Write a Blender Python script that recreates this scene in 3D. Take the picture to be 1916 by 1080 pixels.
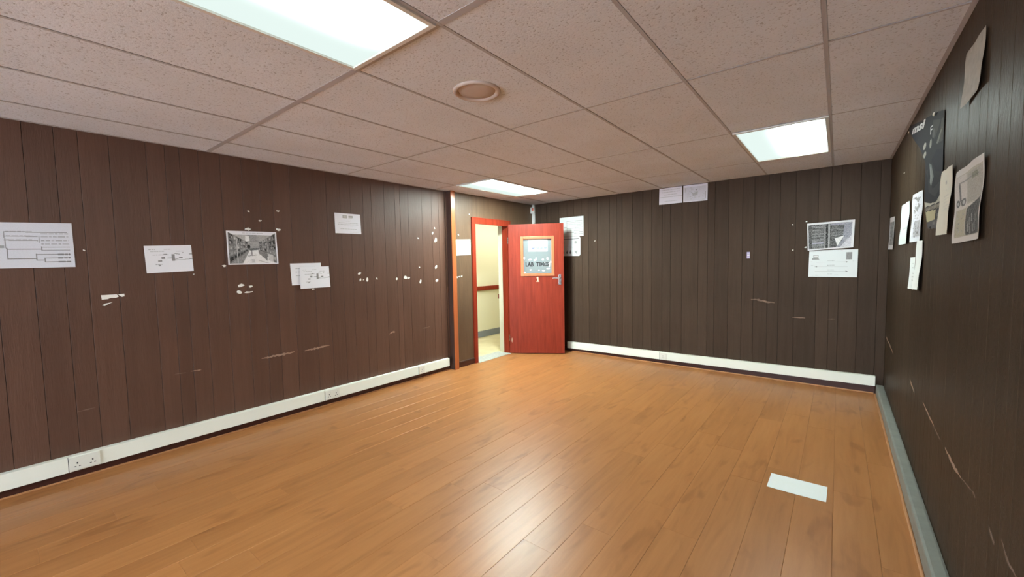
import bpy, bmesh, math, random
import numpy as np
from mathutils import Vector, Matrix

random.seed(7)
rng = np.random.default_rng(11)
for o in list(bpy.data.objects):
    bpy.data.objects.remove(o)
SC = bpy.context.scene
COL = SC.collection

# ------------------------------------------------------------------ camera, world, exposure
cam_d = bpy.data.cameras.new('camera')
cam_d.sensor_width = 36.0
cam_d.lens = 772.7 / 1916 * 36.0
cam_d.clip_start = 0.02
cam = bpy.data.objects.new('camera', cam_d)
COL.objects.link(cam)
RX, UP, FW = Vector((0.785, 0.619, -0.019)), Vector((-0.024, 0.061, 0.998)), Vector((-0.619, 0.783, -0.062))
M = Matrix((RX, UP, -FW)).transposed()
cam.matrix_world = Matrix.Translation((4.267, -1.167, 1.411)) @ M.to_quaternion().to_matrix().to_4x4()
SC.camera = cam

world = bpy.data.worlds.new('world')
SC.world = world
world.use_nodes = True
world.node_tree.nodes['Background'].inputs[0].default_value = (0.77, 0.89, 1.0, 1)
world.node_tree.nodes['Background'].inputs[1].default_value = 22.0  # strong even fill, enters through the added rear window

SC.view_settings.view_transform = 'Standard'
SC.view_settings.look = 'None'
SC.view_settings.exposure = 0.0
SC.view_settings.gamma = 1.0
SC.view_settings.use_curve_mapping = False

LAMP_PEAKS = (78.0, 240.0, 58.0)   # over the tube: nearest panel, panel by the door, right panel
LAMP_BASE = 0.95       # rest of the diffuser

def area(name, loc, size, power, col, direction=(0, 0, -1)):
    l = bpy.data.lights.new(name, 'AREA')
    l.shape = 'RECTANGLE'
    l.size, l.size_y = size
    l.energy = power
    l.color = col
    o = bpy.data.objects.new(name, l)
    COL.objects.link(o)
    o.location = loc
    o.rotation_euler = Vector(direction).to_track_quat('-Z', 'Y').to_euler()
    return o

area('corridor_lamp', (-0.45, 4.9, 2.33), (0.6, 2.4), 22, (1.0, 0.97, 0.88))

# ------------------------------------------------------------------ dimensions
XL, XR, YR, H = 0.2085, 4.656, -6.6, 2.36
XE = 0.25                    # wall with the doorway
YP = 2.60                    # post between left wall and doorway wall
def yb(x): return 4.4508 - 0.0237 * (x - 2.4)

# ------------------------------------------------------------------ materials
def mat(name, col, rough=0.5, spec=0.5, metal=0.0, build=None, emit=None):
    m = bpy.data.materials.new(name)
    m.use_nodes = True
    nt = m.node_tree
    b = nt.nodes['Principled BSDF']
    b.inputs['Base Color'].default_value = (*col, 1)
    b.inputs['Roughness'].default_value = rough
    b.inputs['Specular IOR Level'].default_value = spec
    b.inputs['Metallic'].default_value = metal
    if build:
        build(nt, b)
    return m

def N(nt, t, **kw):
    n = nt.nodes.new(t)
    for k, v in kw.items():
        setattr(n, k, v)
    return n

def mapped(nt, scale, coord='Object', offset_random=False):
    tc = N(nt, 'ShaderNodeTexCoord')
    mp = N(nt, 'ShaderNodeMapping')
    mp.inputs['Scale'].default_value = scale
    nt.links.new(tc.outputs[coord], mp.inputs['Vector'])
    if offset_random:
        oi = N(nt, 'ShaderNodeObjectInfo')
        ml = N(nt, 'ShaderNodeMath', operation='MULTIPLY')
        ml.inputs[1].default_value = 37.0
        nt.links.new(oi.outputs['Random'], ml.inputs[0])
        cb = N(nt, 'ShaderNodeCombineXYZ')
        for i in range(3):
            nt.links.new(ml.outputs[0], cb.inputs[i])
        nt.links.new(cb.outputs[0], mp.inputs['Location'])
    return mp

def noise(nt, vec, scale, detail=4.0, rough=0.55, dist=0.0):
    n = N(nt, 'ShaderNodeTexNoise')
    n.inputs['Scale'].default_value = scale
    n.inputs['Detail'].default_value = detail
    n.inputs['Roughness'].default_value = rough
    n.inputs['Distortion'].default_value = dist
    nt.links.new(vec.outputs[0], n.inputs['Vector'])
    return n

def ramp(nt, src, stops):
    r = N(nt, 'ShaderNodeValToRGB')
    e = r.color_ramp.elements
    while len(e) < len(stops):
        e.new(0.5)
    for el, (p, c) in zip(e, stops):
        el.position = p
        el.color = (*c, 1)
    nt.links.new(src, r.inputs['Fac'])
    return r

def bump(nt, b, src, strength, dist):
    bp = N(nt, 'ShaderNodeBump')
    bp.inputs['Strength'].default_value = strength
    bp.inputs['Distance'].default_value = dist
    nt.links.new(src, bp.inputs['Height'])
    nt.links.new(bp.outputs[0], b.inputs['Normal'])
    return bp

def wall_mat(name, axis, c0, c1, rough=0.4, spec=0.5, emboss=0.55, esc=(60, 60, 5)):
    """dark painted wood-grain boarding; grain vertical, cross direction 'axis'"""
    def build(nt, b):
        s = (26, 26, 1.6)
        mp = mapped(nt, s, offset_random=True)
        n1 = noise(nt, mp, 1.0, 6, 0.6, 0.6)
        mp2 = mapped(nt, (1.1, 1.1, 1.1))
        n2 = noise(nt, mp2, 1.3, 3, 0.5)
        mx = N(nt, 'ShaderNodeMath', operation='ADD')
        s1 = N(nt, 'ShaderNodeMath', operation='MULTIPLY'); s1.inputs[1].default_value = 0.55
        s2 = N(nt, 'ShaderNodeMath', operation='MULTIPLY'); s2.inputs[1].default_value = 0.45
        nt.links.new(n1.outputs['Fac'], s1.inputs[0]); nt.links.new(n2.outputs['Fac'], s2.inputs[0])
        nt.links.new(s1.outputs[0], mx.inputs[0]); nt.links.new(s2.outputs[0], mx.inputs[1])
        r = ramp(nt, mx.outputs[0], [(0.3, c0), (0.7, c1)])
        oi = N(nt, 'ShaderNodeObjectInfo')
        hv = N(nt, 'ShaderNodeHueSaturation')
        ma = N(nt, 'ShaderNodeMapRange')
        ma.inputs['To Min'].default_value = 0.90; ma.inputs['To Max'].default_value = 1.10
        nt.links.new(oi.outputs['Random'], ma.inputs['Value'])
        nt.links.new(ma.outputs[0], hv.inputs['Value'])
        nt.links.new(r.outputs[0], hv.inputs['Color'])
        nt.links.new(hv.outputs[0], b.inputs['Base Color'])
        mp3 = mapped(nt, esc, offset_random=True)
        n3 = noise(nt, mp3, 1.0, 5, 0.65, 1.2)
        bump(nt, b, n3.outputs['Fac'], emboss, 0.004)
    return mat(name, c1, rough, spec, build=build)

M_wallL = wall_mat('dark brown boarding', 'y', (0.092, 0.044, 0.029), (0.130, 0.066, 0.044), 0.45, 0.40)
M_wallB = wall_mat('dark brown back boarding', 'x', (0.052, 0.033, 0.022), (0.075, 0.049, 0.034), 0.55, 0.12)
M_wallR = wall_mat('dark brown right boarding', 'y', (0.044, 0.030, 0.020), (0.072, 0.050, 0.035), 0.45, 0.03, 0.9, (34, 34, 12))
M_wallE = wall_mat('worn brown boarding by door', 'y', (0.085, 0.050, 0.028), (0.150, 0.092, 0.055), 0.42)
M_groove = mat('groove backing', (0.028, 0.018, 0.014), 0.8, 0.2)

def plank_build(nt, b):
    mp = mapped(nt, (14, 1.5, 1), offset_random=True)
    n1 = noise(nt, mp, 1.0, 6, 0.6, 0.8)
    mp2 = mapped(nt, (34, 1.6, 1), offset_random=True)
    n2 = noise(nt, mp2, 1.0, 4, 0.6, 0.3)
    ad = N(nt, 'ShaderNodeMath', operation='ADD')
    a = N(nt, 'ShaderNodeMath', operation='MULTIPLY'); a.inputs[1].default_value = 0.65
    c = N(nt, 'ShaderNodeMath', operation='MULTIPLY'); c.inputs[1].default_value = 0.35
    nt.links.new(n1.outputs['Fac'], a.inputs[0]); nt.links.new(n2.outputs['Fac'], c.inputs[0])
    nt.links.new(a.outputs[0], ad.inputs[0]); nt.links.new(c.outputs[0], ad.inputs[1])
    r = ramp(nt, ad.outputs[0], [(0.28, (0.33, 0.130, 0.040)), (0.48, (0.41, 0.172, 0.056)), (0.75, (0.48, 0.215, 0.076))])
    # small darker knots
    mp3 = mapped(nt, (7, 2.2, 1), offset_random=True)
    n3 = noise(nt, mp3, 1.3, 2, 0.5, 0.6)
    rk = ramp(nt, n3.outputs['Fac'], [(0.60, (1, 1, 1)), (0.72, (0.78, 0.73, 0.68))])
    mk = N(nt, 'ShaderNodeMix', data_type='RGBA', blend_type='MULTIPLY')
    mk.inputs[0].default_value = 1.0
    nt.links.new(r.outputs[0], mk.inputs[6]); nt.links.new(rk.outputs[0], mk.inputs[7])
    oi = N(nt, 'ShaderNodeObjectInfo')
    hv = N(nt, 'ShaderNodeHueSaturation')
    ma = N(nt, 'ShaderNodeMapRange')
    ma.inputs['To Min'].default_value = 0.93; ma.inputs['To Max'].default_value = 1.06
    nt.links.new(oi.outputs['Random'], ma.inputs['Value'])
    nt.links.new(ma.outputs[0], hv.inputs['Value'])
    nt.links.new(mk.outputs[2], hv.inputs['Color'])
    nt.links.new(hv.outputs[0], b.inputs['Base Color'])
    bump(nt, b, n1.outputs['Fac'], 0.10, 0.002)
M_plank = mat('orange laminate', (0.4, 0.16, 0.05), 0.36, 0.5, build=plank_build)
M_sub = mat('floor base', (0.20, 0.08, 0.03), 0.8, 0.2)

def tile_build(nt, b):
    mp = mapped(nt, (1, 1, 1), offset_random=True)
    n1 = noise(nt, mp, 95, 3, 0.6)
    r1 = ramp(nt, n1.outputs['Fac'], [(0.33, (0.56, 0.56, 0.58)), (0.42, (0.86, 0.90, 0.96))])
    n2 = noise(nt, mp, 2.2, 3, 0.5)
    r2 = ramp(nt, n2.outputs['Fac'], [(0.25, (0.92, 0.90, 0.88)), (0.7, (1, 1, 1))])
    mk = N(nt, 'ShaderNodeMix', data_type='RGBA', blend_type='MULTIPLY')
    mk.inputs[0].default_value = 1.0
    nt.links.new(r1.outputs[0], mk.inputs[6]); nt.links.new(r2.outputs[0], mk.inputs[7])
    nt.links.new(mk.outputs[2], b.inputs['Base Color'])
    bump(nt, b, n1.outputs['Fac'], 0.35, 0.004)
M_tile = mat('mineral fibre tile', (0.82, 0.78, 0.79), 0.9, 0.2, build=tile_build)
M_bar = mat('ceiling grid bar', (0.52, 0.50, 0.51), 0.6, 0.3)
M_void = mat('ceiling void', (0.10, 0.08, 0.07), 0.9, 0.1)

def grain(c0, c1, sc=(30, 30, 2.0)):
    def build(nt, b):
        mp = mapped(nt, sc)
        n1 = noise(nt, mp, 1.0, 5, 0.6, 0.7)
        r = ramp(nt, n1.outputs['Fac'], [(0.3, c0), (0.7, c1)])
        nt.links.new(r.outputs[0], b.inputs['Base Color'])
    return build
M_red = mat('red brown varnish', (0.245, 0.029, 0.012), 0.38, 0.22, build=grain((0.20, 0.022, 0.009), (0.29, 0.037, 0.016)))
M_bead = mat('orange brown beading', (0.56, 0.15, 0.06), 0.35, 0.4, build=grain((0.50, 0.13, 0.05), (0.62, 0.18, 0.075)))
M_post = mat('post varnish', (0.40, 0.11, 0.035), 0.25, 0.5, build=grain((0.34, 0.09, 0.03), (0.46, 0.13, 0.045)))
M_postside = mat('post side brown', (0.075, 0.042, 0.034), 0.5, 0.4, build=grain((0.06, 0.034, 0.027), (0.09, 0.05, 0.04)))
M_skirtD = mat('dark red skirting', (0.055, 0.016, 0.011), 0.45, 0.4, build=grain((0.045, 0.013, 0.009), (0.07, 0.02, 0.013), (3, 3, 40)))
M_trunk = mat('cream white trunking', (0.92, 0.94, 0.84), 0.4, 0.5)
M_socket = mat('socket white', (0.82, 0.82, 0.74), 0.35, 0.5)
M_hole = mat('socket pin hole', (0.05, 0.05, 0.05), 0.7, 0.2)
def grey_build(nt, b):
    mp = mapped(nt, (1, 1, 1))
    n = noise(nt, mp, 14, 5, 0.6)
    r = ramp(nt, n.outputs['Fac'], [(0.3, (0.215, 0.225, 0.20)), (0.7, (0.265, 0.275, 0.245))])
    nt.links.new(r.outputs[0], b.inputs['Base Color'])
M_greysk = mat('grey skirting paint', (0.24, 0.25, 0.22), 0.5, 0.4, build=grey_build)
M_floorbead = mat('floor edge bead', (0.50, 0.24, 0.10), 0.4, 0.5, build=grain((0.42, 0.19, 0.08), (0.58, 0.29, 0.13), (3, 3, 30)))
M_rimL = mat('lamp rim white', (0.80, 0.78, 0.72), 0.35, 0.5)
M_vent = mat('vent plastic', (0.62, 0.50, 0.43), 0.55, 0.3)
M_ventc = mat('vent inner plastic', (0.60, 0.50, 0.44), 0.55, 0.3)
M_chrome = mat('brushed steel', (0.75, 0.74, 0.72), 0.22, 0.5, 1.0)
M_white = mat('white plastic', (0.80, 0.80, 0.76), 0.4, 0.5)
M_redlens = mat('red lens', (0.75, 0.18, 0.12), 0.3, 0.5)
M_cream = mat('corridor cream paint', (0.88, 0.86, 0.66), 0.55, 0.4)
def cf_build(nt, b):
    mp = mapped(nt, (1, 1, 1))
    n = noise(nt, mp, 5, 5, 0.6)
    r = ramp(nt, n.outputs['Fac'], [(0.3, (0.66, 0.58, 0.34)), (0.7, (0.80, 0.73, 0.46))])
    nt.links.new(r.outputs[0], b.inputs['Base Color'])
M_cfloor = mat('corridor vinyl', (0.74, 0.66, 0.40), 0.35, 0.5, build=cf_build)
M_cskirt = mat('corridor grey skirting', (0.22, 0.25, 0.29), 0.4, 0.4)
M_thresh = mat('grey threshold', (0.46, 0.50, 0.48), 0.5, 0.4, build=lambda nt, b: nt.links.new(
    ramp(nt, noise(nt, mapped(nt, (1, 1, 1)), 30, 5, 0.6).outputs['Fac'], [(0.3, (0.36, 0.40, 0.38)), (0.7, (0.55, 0.58, 0.54))]).outputs[0], b.inputs['Base Color']))
def print_build(nt, b):
    a = N(nt, 'ShaderNodeVertexColor')
    a.layer_name = 'print'
    nt.links.new(a.outputs['Color'], b.inputs['Base Color'])
M_paper = mat('printed paper', (0.8, 0.8, 0.8), 0.75, 0.25, build=print_build)
M_gloss = mat('printed glossy sheet', (0.8, 0.8, 0.8), 0.3, 0.5, build=print_build)
M_blob = mat('white paper scrap', (0.92, 0.91, 0.86), 0.8, 0.2)
M_scuff = mat('bare scraped wood', (0.42, 0.29, 0.21), 0.8, 0.2)
M_ink = mat('black ink', (0.03, 0.03, 0.035), 0.5, 0.4)
M_blueink = mat('blue grey ink', (0.10, 0.12, 0.25), 0.6, 0.3)
M_letter = mat('pale lettering', (0.50, 0.50, 0.50), 0.5, 0.4)
M_num = mat('cream numeral', (0.80, 0.62, 0.36), 0.5, 0.4)
def glass_build(nt, b):
    b.inputs['Transmission Weight'].default_value = 0.25
    b.inputs['IOR'].default_value = 1.45
M_pane = mat('grey filmed glass', (0.24, 0.28, 0.29), 0.45, 0.25, build=glass_build)
M_tape = mat('white tape residue', (0.88, 0.88, 0.86), 0.6, 0.3)
M_sticker = mat('lilac sticker', (0.50, 0.44, 0.68), 0.5, 0.4)

def lamp_mat(name, x0, peak):
    m = bpy.data.materials.new(name)
    m.use_nodes = True
    nt = m.node_tree
    for n in list(nt.nodes):
        nt.nodes.remove(n)
    out = N(nt, 'ShaderNodeOutputMaterial')
    em = N(nt, 'ShaderNodeEmission')
    tc = N(nt, 'ShaderNodeTexCoord')
    sp = N(nt, 'ShaderNodeSeparateXYZ')
    nt.links.new(tc.outputs['Object'], sp.inputs[0])
    def gauss(sock, c, w, pw=2.0):
        s = N(nt, 'ShaderNodeMath', operation='SUBTRACT'); s.inputs[1].default_value = c
        nt.links.new(sock, s.inputs[0])
        d = N(nt, 'ShaderNodeMath', operation='DIVIDE'); d.inputs[1].default_value = w
        nt.links.new(s.outputs[0], d.inputs[0])
        ab = N(nt, 'ShaderNodeMath', operation='ABSOLUTE'); nt.links.new(d.outputs[0], ab.inputs[0])
        p = N(nt, 'ShaderNodeMath', operation='POWER'); p.inputs[1].default_value = pw
        nt.links.new(ab.outputs[0], p.inputs[0])
        ng = N(nt, 'ShaderNodeMath', operation='MULTIPLY'); ng.inputs[1].default_value = -1
        nt.links.new(p.outputs[0], ng.inputs[0])
        e = N(nt, 'ShaderNodeMath', operation='EXPONENT'); nt.links.new(ng.outputs[0], e.inputs[0])
        return e.outputs[0]
    gx = gauss(sp.outputs['X'], x0, 0.085)
    gy = gauss(sp.outputs['Y'], 0.0, 0.50, 8.0)
    ml = N(nt, 'ShaderNodeMath', operation='MULTIPLY')
    nt.links.new(gx, ml.inputs[0]); nt.links.new(gy, ml.inputs[1])
    pk = N(nt, 'ShaderNodeMath', operation='MULTIPLY_ADD')
    pk.inputs[1].default_value = peak; pk.inputs[2].default_value = LAMP_BASE
    nt.links.new(ml.outputs[0], pk.inputs[0])
    em.inputs['Color'].default_value = (0.86, 1.0, 0.95, 1)
    nt.links.new(pk.outputs[0], em.inputs['Strength'])
    nt.links.new(em.outputs[0], out.inputs['Surface'])
    return m
M_lamps = [lamp_mat('lit diffuser', 0.11, k) for k in LAMP_PEAKS]

# ------------------------------------------------------------------ mesh helpers
def mesh_obj(name, bm, m, parent=None, smooth=False):
    me = bpy.data.meshes.new(name)
    bmesh.ops.recalc_face_normals(bm, faces=bm.faces)
    bm.to_mesh(me); bm.free()
    for mm in (m if isinstance(m, (list, tuple)) else [m]):
        me.materials.append(mm)
    if smooth:
        for p in me.polygons:
            p.use_smooth = True
    o = bpy.data.objects.new(name, me)
    COL.objects.link(o)
    if parent:
        o.parent = parent
    return o

def box(bm, x0, x1, y0, y1, z0, z1, bev=0.0, mi=0):
    vs = [bm.verts.new((x, y, z)) for x in (x0, x1) for y in (y0, y1) for z in (z0, z1)]
    fs = [bm.faces.new([vs[i] for i in q]) for q in ((0, 1, 3, 2), (4, 6, 7, 5), (0, 4, 5, 1), (2, 3, 7, 6), (0, 2, 6, 4), (1, 5, 7, 3))]
    for f in fs:
        f.material_index = mi
    if bev > 0:
        es = list({e for f in fs for e in f.edges})
        bmesh.ops.bevel(bm, geom=es, offset=bev, segments=2, profile=0.6, affect='EDGES')
    return fs

def box_obj(name, dims, m, parent=None, bev=0.0):
    bm = bmesh.new()
    box(bm, *dims, bev=bev)
    return mesh_obj(name, bm, m, parent)

def prism(bm, poly, fn):
    """poly: 2D outline; fn(p, k) -> 3D at end k in (0,1)"""
    a = [bm.verts.new(fn(p, 0)) for p in poly]
    b = [bm.verts.new(fn(p, 1)) for p in poly]
    n = len(poly)
    for i in range(n):
        bm.faces.new((a[i], a[(i + 1) % n], b[(i + 1) % n], b[i]))
    bm.faces.new(a); bm.faces.new(list(reversed(b)))

def structure(o, label=None):
    o['kind'] = 'structure'
    if label:
        o['label'] = label
    return o

def thing(o, label, cat, group=None):
    o['label'] = label; o['category'] = cat
    if group:
        o['group'] = group
    return o

def empty(name, loc=(0, 0, 0)):
    o = bpy.data.objects.new(name, None)
    o.empty_display_size = 0.05
    COL.objects.link(o)
    o.location = loc
    return o

# wall frames: P(s, z, d) -> world, s along wall, d = distance out of the wall face into the room
def PL(s, z, d): return Vector((XL + d, s, z))
def PE(s, z, d): return Vector((XE + d, s, z))
def PR(s, z, d): return Vector((XR - d, s, z))
def PB(s, z, d): return Vector((s, yb(s) - d, z))
def PF(s, z, d): return Vector((s, z, d))         # floor: second coordinate is y

# ------------------------------------------------------------------ floor
fl = structure(box_obj('floor', (XL - 0.02, XR + 0.06, YR - 0.05, 4.56, -0.06, -0.010), M_sub))
PW, PLEN = 0.177, 1.22
plank_mesh = {}
def plank_bm(w, l):
    bm = bmesh.new()
    c = 0.0009
    prof = [(0.0, -0.010), (w, -0.010), (w, -c), (w - c * 1.5, 0), (c * 1.5, 0), (0.0, -c)]
    prism(bm, prof, lambda p, k: (p[0], k * l, p[1]))
    return bm
x = 2.86 - PW * 15
row = 0
while x < XR - 0.01:
    x0, x1 = max(x, XL), min(x + PW - 0.0006, XR)
    if x1 - x0 > 0.01:
        y = YR - random.random() * PLEN
        yend = yb(x0) - 0.004
        while y < yend:
            y0, y1 = max(y, YR), min(y + PLEN - 0.0006, yend)
            if y1 - y0 > 0.03:
                key = (round(x1 - x0, 3), round(y1 - y0, 3))
                if key not in plank_mesh:
                    o = mesh_obj('plank', plank_bm(x1 - x0, y1 - y0), M_plank, fl)
                    plank_mesh[key] = o.data
                else:
                    o = bpy.data.objects.new('plank', plank_mesh[key]); COL.objects.link(o); o.parent = fl
                o.location = (x0, y0, random.uniform(-0.0003, 0.0003))
            y += PLEN
    x += PW
    row += 1

# ------------------------------------------------------------------ boarded walls
def boards(parent, P, grooves, z0, z1, m, d=0.008):
    for a, b in zip(grooves[:-1], grooves[1:]):
        bm = bmesh.new()
        g, c = 0.0013, 0.0010
        prof = [(a + g, -d), (b - g, -d), (b - g, -c), (b - g - c, 0), (a + g + c, 0), (a + g, -c)]
        prism(bm, prof, lambda p, k: P(p[0], z0 if k == 0 else z1, p[1]))
        o = mesh_obj('board', bm, m, parent)
        ctr = P((a + b) / 2, 0, 0)
        o.data.transform(Matrix.Translation(-ctr)); o.location = ctr

wl = structure(box_obj('wall_left', (XL - 0.10, XL - 0.008, YR - 0.1, YP, -0.06, H + 0.25), M_groove))
GL = [YR] + [-6.4 + 0.16 * i for i in range(14)] + [-4.04, -3.89, -3.69, -3.58, -3.49, -3.37, -3.22, -3.07, -2.96, -2.83, -2.72, -2.62, -2.47, -2.35, -2.205, -2.07, -1.96, -1.81, -1.61, -1.50, -1.41, -1.29, -1.14, -0.985, -0.85, -0.74, -0.59, -0.39, -0.28,
      -0.19, -0.07, 0.08, 0.235, 0.37, 0.48, 0.63, 0.83, 0.982, 1.127, 1.242, 1.389, 1.490, 1.655, 1.80, 1.872, 1.990, 2.196, 2.353, 2.469, 2.572]
boards(wl, PL, GL, 0.0, H + 0.2, M_wallL)

bm = bmesh.new()
prism(bm, [(XL - 0.15, yb(XL) + 0.008), (XR + 0.12, yb(XR) + 0.008), (XR + 0.12, yb(XR) + 0.11), (XL - 0.15, yb(XL) + 0.11)],
      lambda p, k: (p[0], p[1], -0.06 if k == 0 else H + 0.25))
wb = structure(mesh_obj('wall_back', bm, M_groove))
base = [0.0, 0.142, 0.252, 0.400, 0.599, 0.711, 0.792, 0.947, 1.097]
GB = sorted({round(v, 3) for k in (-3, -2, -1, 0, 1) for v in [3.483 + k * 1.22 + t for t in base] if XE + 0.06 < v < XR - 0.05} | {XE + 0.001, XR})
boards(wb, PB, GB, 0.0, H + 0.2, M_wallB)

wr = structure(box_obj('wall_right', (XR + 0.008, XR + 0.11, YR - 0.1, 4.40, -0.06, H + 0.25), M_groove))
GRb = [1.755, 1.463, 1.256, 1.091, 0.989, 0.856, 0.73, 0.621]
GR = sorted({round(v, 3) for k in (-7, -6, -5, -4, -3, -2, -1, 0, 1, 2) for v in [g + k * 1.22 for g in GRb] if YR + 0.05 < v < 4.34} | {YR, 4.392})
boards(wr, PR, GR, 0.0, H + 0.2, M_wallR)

# rear wall, behind the camera: boarded below and above a wide window added for fill light
WX0, WX1, WZ0, WZ1 = 1.2, 4.5, 0.20, 2.20
bm = bmesh.new()
for d in ((XL - 0.1, XR + 0.11, -0.06, WZ0), (XL - 0.1, XR + 0.11, WZ1, H + 0.25), (XL - 0.1, WX0, WZ0, WZ1), (WX1, XR + 0.11, WZ0, WZ1)):
    box(bm, d[0], d[1], YR - 0.11, YR - 0.008, d[2], d[3])
wrear = structure(mesh_obj('wall_rear', bm, M_groove))
PRE = lambda s, z, d: Vector((s, YR + d, z))
boards(wrear, PRE, [XL + i * (XR - XL) / 24 for i in range(25)], 0.0, WZ0, M_wallL)
boards(wrear, PRE, [XL + i * (XR - XL) / 24 for i in range(25)], WZ1, H + 0.2, M_wallL)
w1 = structure(empty('added_fill_window', (0, YR, 0)))  # made-up window, unseen, added so world light brightens the ceiling and walls
for i in range(5):
    xx = WX0 + (WX1 - WX0) * i / 4
    box_obj('mullion', (max(xx - 0.025, WX0), min(xx + 0.025, WX1), -0.09, -0.03, WZ0, WZ1), M_white, w1, 0.003)
for zz in (WZ0, WZ1 - 0.05):
    box_obj('rail', (WX0, WX1, -0.095, -0.025, zz, zz + 0.05), M_white, w1, 0.003)

# wall with the doorway
DY0, DY1, DTOP = 3.045, 3.835, 2.01
bm = bmesh.new()
box(bm, XE - 0.09, XE - 0.006, YP + 0.07, DY0, 0.0, H + 0.25)
box(bm, XE - 0.09, XE - 0.006, DY0, DY1, DTOP, H + 0.25)
box(bm, XE - 0.09, XE - 0.006, DY1, 4.497, 0.0, H + 0.25)
we = structure(mesh_obj('wall_entrance', bm, M_groove))
for dims in ((YP + 0.07, DY0 - 0.002, 0.0, H + 0.2), (DY0, DY1, DTOP + 0.002, H + 0.2), (DY1 + 0.002, 4.497, 0.0, H + 0.2)):
    box_obj('panel', (XE - 0.006, XE, *dims), M_wallE, we, 0.001)

# post between left wall and doorway wall
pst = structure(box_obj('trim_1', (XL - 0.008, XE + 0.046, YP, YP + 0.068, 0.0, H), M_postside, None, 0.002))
o = box_obj('front_strip', (XE + 0.046, XE + 0.058, YP - 0.002, YP + 0.070, 0.0, H), M_post, pst, 0.004)
o['label'] = 'varnished red brown front strip'
structure(box_obj('trim_2', (XL, XL + 0.010, YP - 0.026, YP - 0.001, 0.165, H), M_wallL, None, 0.003))

# skirtings and beads
structure(box_obj('baseboard_left', (XL, XL + 0.014, YR, YP - 0.002, 0.0, 0.075), M_skirtD, None, 0.002))
def run_back(name, x0, x1, d0, d1, za0, za1, zb0, zb1, m, bev=0.002):
    bm = bmesh.new()
    vs = [bm.verts.new((x, yb(x) - d, z)) for x, (zl, zh) in ((x0, (za0, za1)), (x1, (zb0, zb1))) for d in (d0, d1) for z in (zl, zh)]
    for q in ((0, 1, 3, 2), (4, 6, 7, 5), (0, 4, 5, 1), (2, 3, 7, 6), (0, 2, 6, 4), (1, 5, 7, 3)):
        bm.faces.new([vs[i] for i in q])
    if bev:
        bmesh.ops.bevel(bm, geom=list(bm.edges), offset=bev, segments=2, profile=0.6, affect='EDGES')
    return mesh_obj(name, bm, m)
structure(run_back('baseboard_back', XE + 0.06, 4.59, 0.0, 0.014, 0.0, 0.075, 0.0, 0.09, M_skirtD))
structure(box_obj('baseboard_right', (XR - 0.060, XR, YR, 4.385, 0.0, 0.098), M_greysk, None, 0.012))
be = structure(box_obj('baseboard_entrance', (XE, XE + 0.014, YP + 0.072, DY0 - 0.03, 0.0, 0.066), M_skirtD, None, 0.002))
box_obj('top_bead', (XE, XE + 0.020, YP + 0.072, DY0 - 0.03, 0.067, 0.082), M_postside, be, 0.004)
structure(box_obj('trim_3', (XL + 0.015, XL + 0.027, YR, YP - 0.004, 0.0, 0.012), M_floorbead, None, 0.004))
structure(run_back('trim_4', 1.0, 4.58, 0.015, 0.027, 0.0, 0.012, 0.0, 0.012, M_floorbead, 0.004))
structure(box_obj('trim_5', (XR - 0.074, XR - 0.061, YR, 4.36, 0.0, 0.010), M_floorbead, None, 0.004))

# ------------------------------------------------------------------ ceiling
ce = structure(box_obj('ceiling', (XL - 0.1, XR + 0.1, YR - 0.1, 4.62, H + 0.12, H + 0.2), M_void))
xs = [XL] + [0.6 * i for i in range(1, 8)] + [XR]
ys = [YR, -6.0, -4.8, -3.6, -2.4, -1.2, 0.0, 1.2, 2.4, 3.6, 4.51]
LIGHTS = {(0.6, 2.4), (2.4, -1.2), (3.6, 2.4)}
tmesh = {}
BW = 0.008
for i in range(len(xs) - 1):
    for j in range(len(ys) - 1):
        if any(abs(xs[i] - a) < 1e-6 and abs(ys[j] - b) < 1e-6 for a, b in LIGHTS):
            continue
        w = xs[i + 1] - xs[i]; l = ys[j + 1] - ys[j]
        key = (round(w, 3), round(l, 3))
        if key not in tmesh:
            bm = bmesh.new()
            g, c, h = 0.004, 0.006, 0.016
            lo = [bm.verts.new(p) for p in ((g + c, g + c, 0.0), (w - g - c, g + c, 0.0), (w - g - c, l - g - c, 0.0), (g + c, l - g - c, 0.0))]
            mi = [bm.verts.new(p) for p in ((g, g, 0.005), (w - g, g, 0.005), (w - g, l - g, 0.005), (g, l - g, 0.005))]
            hi = [bm.verts.new((v.co.x, v.co.y, h)) for v in mi]
            bm.faces.new(lo); bm.faces.new(hi)
            for k in range(4):
                bm.faces.new((lo[k], lo[(k + 1) % 4], mi[(k + 1) % 4], mi[k]))
                bm.faces.new((mi[k], mi[(k + 1) % 4], hi[(k + 1) % 4], hi[k]))
            o = mesh_obj('ceiling_tile', bm, M_tile, ce)
            tmesh[key] = o.data
        else:
            o = bpy.data.objects.new('ceiling_tile', tmesh[key]); COL.objects.link(o); o.parent = ce
        o.location = (xs[i], ys[j], H + 0.0025 + random.uniform(-0.0008, 0.0008))
for i in range(1, len(xs) - 1):
    box_obj('grid_bar', (xs[i] - BW, xs[i] + BW, YR, 4.5, H + 0.0005, H + 0.002), M_bar, ce)
    box_obj('grid_web', (xs[i] - 0.002, xs[i] + 0.002, YR, 4.5, H + 0.0022, H + 0.035), M_bar, ce)
for j in range(1, len(ys) - 1):
    bw = 0.016 if ys[j] == 0.0 else 0.006
    for i in range(len(xs) - 1):
        box_obj('cross_bar', (xs[i] + BW + 0.0005, xs[i + 1] - BW - 0.0005, ys[j] - bw, ys[j] + bw, H + 0.0005, H + 0.002), M_bar, ce)
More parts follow.
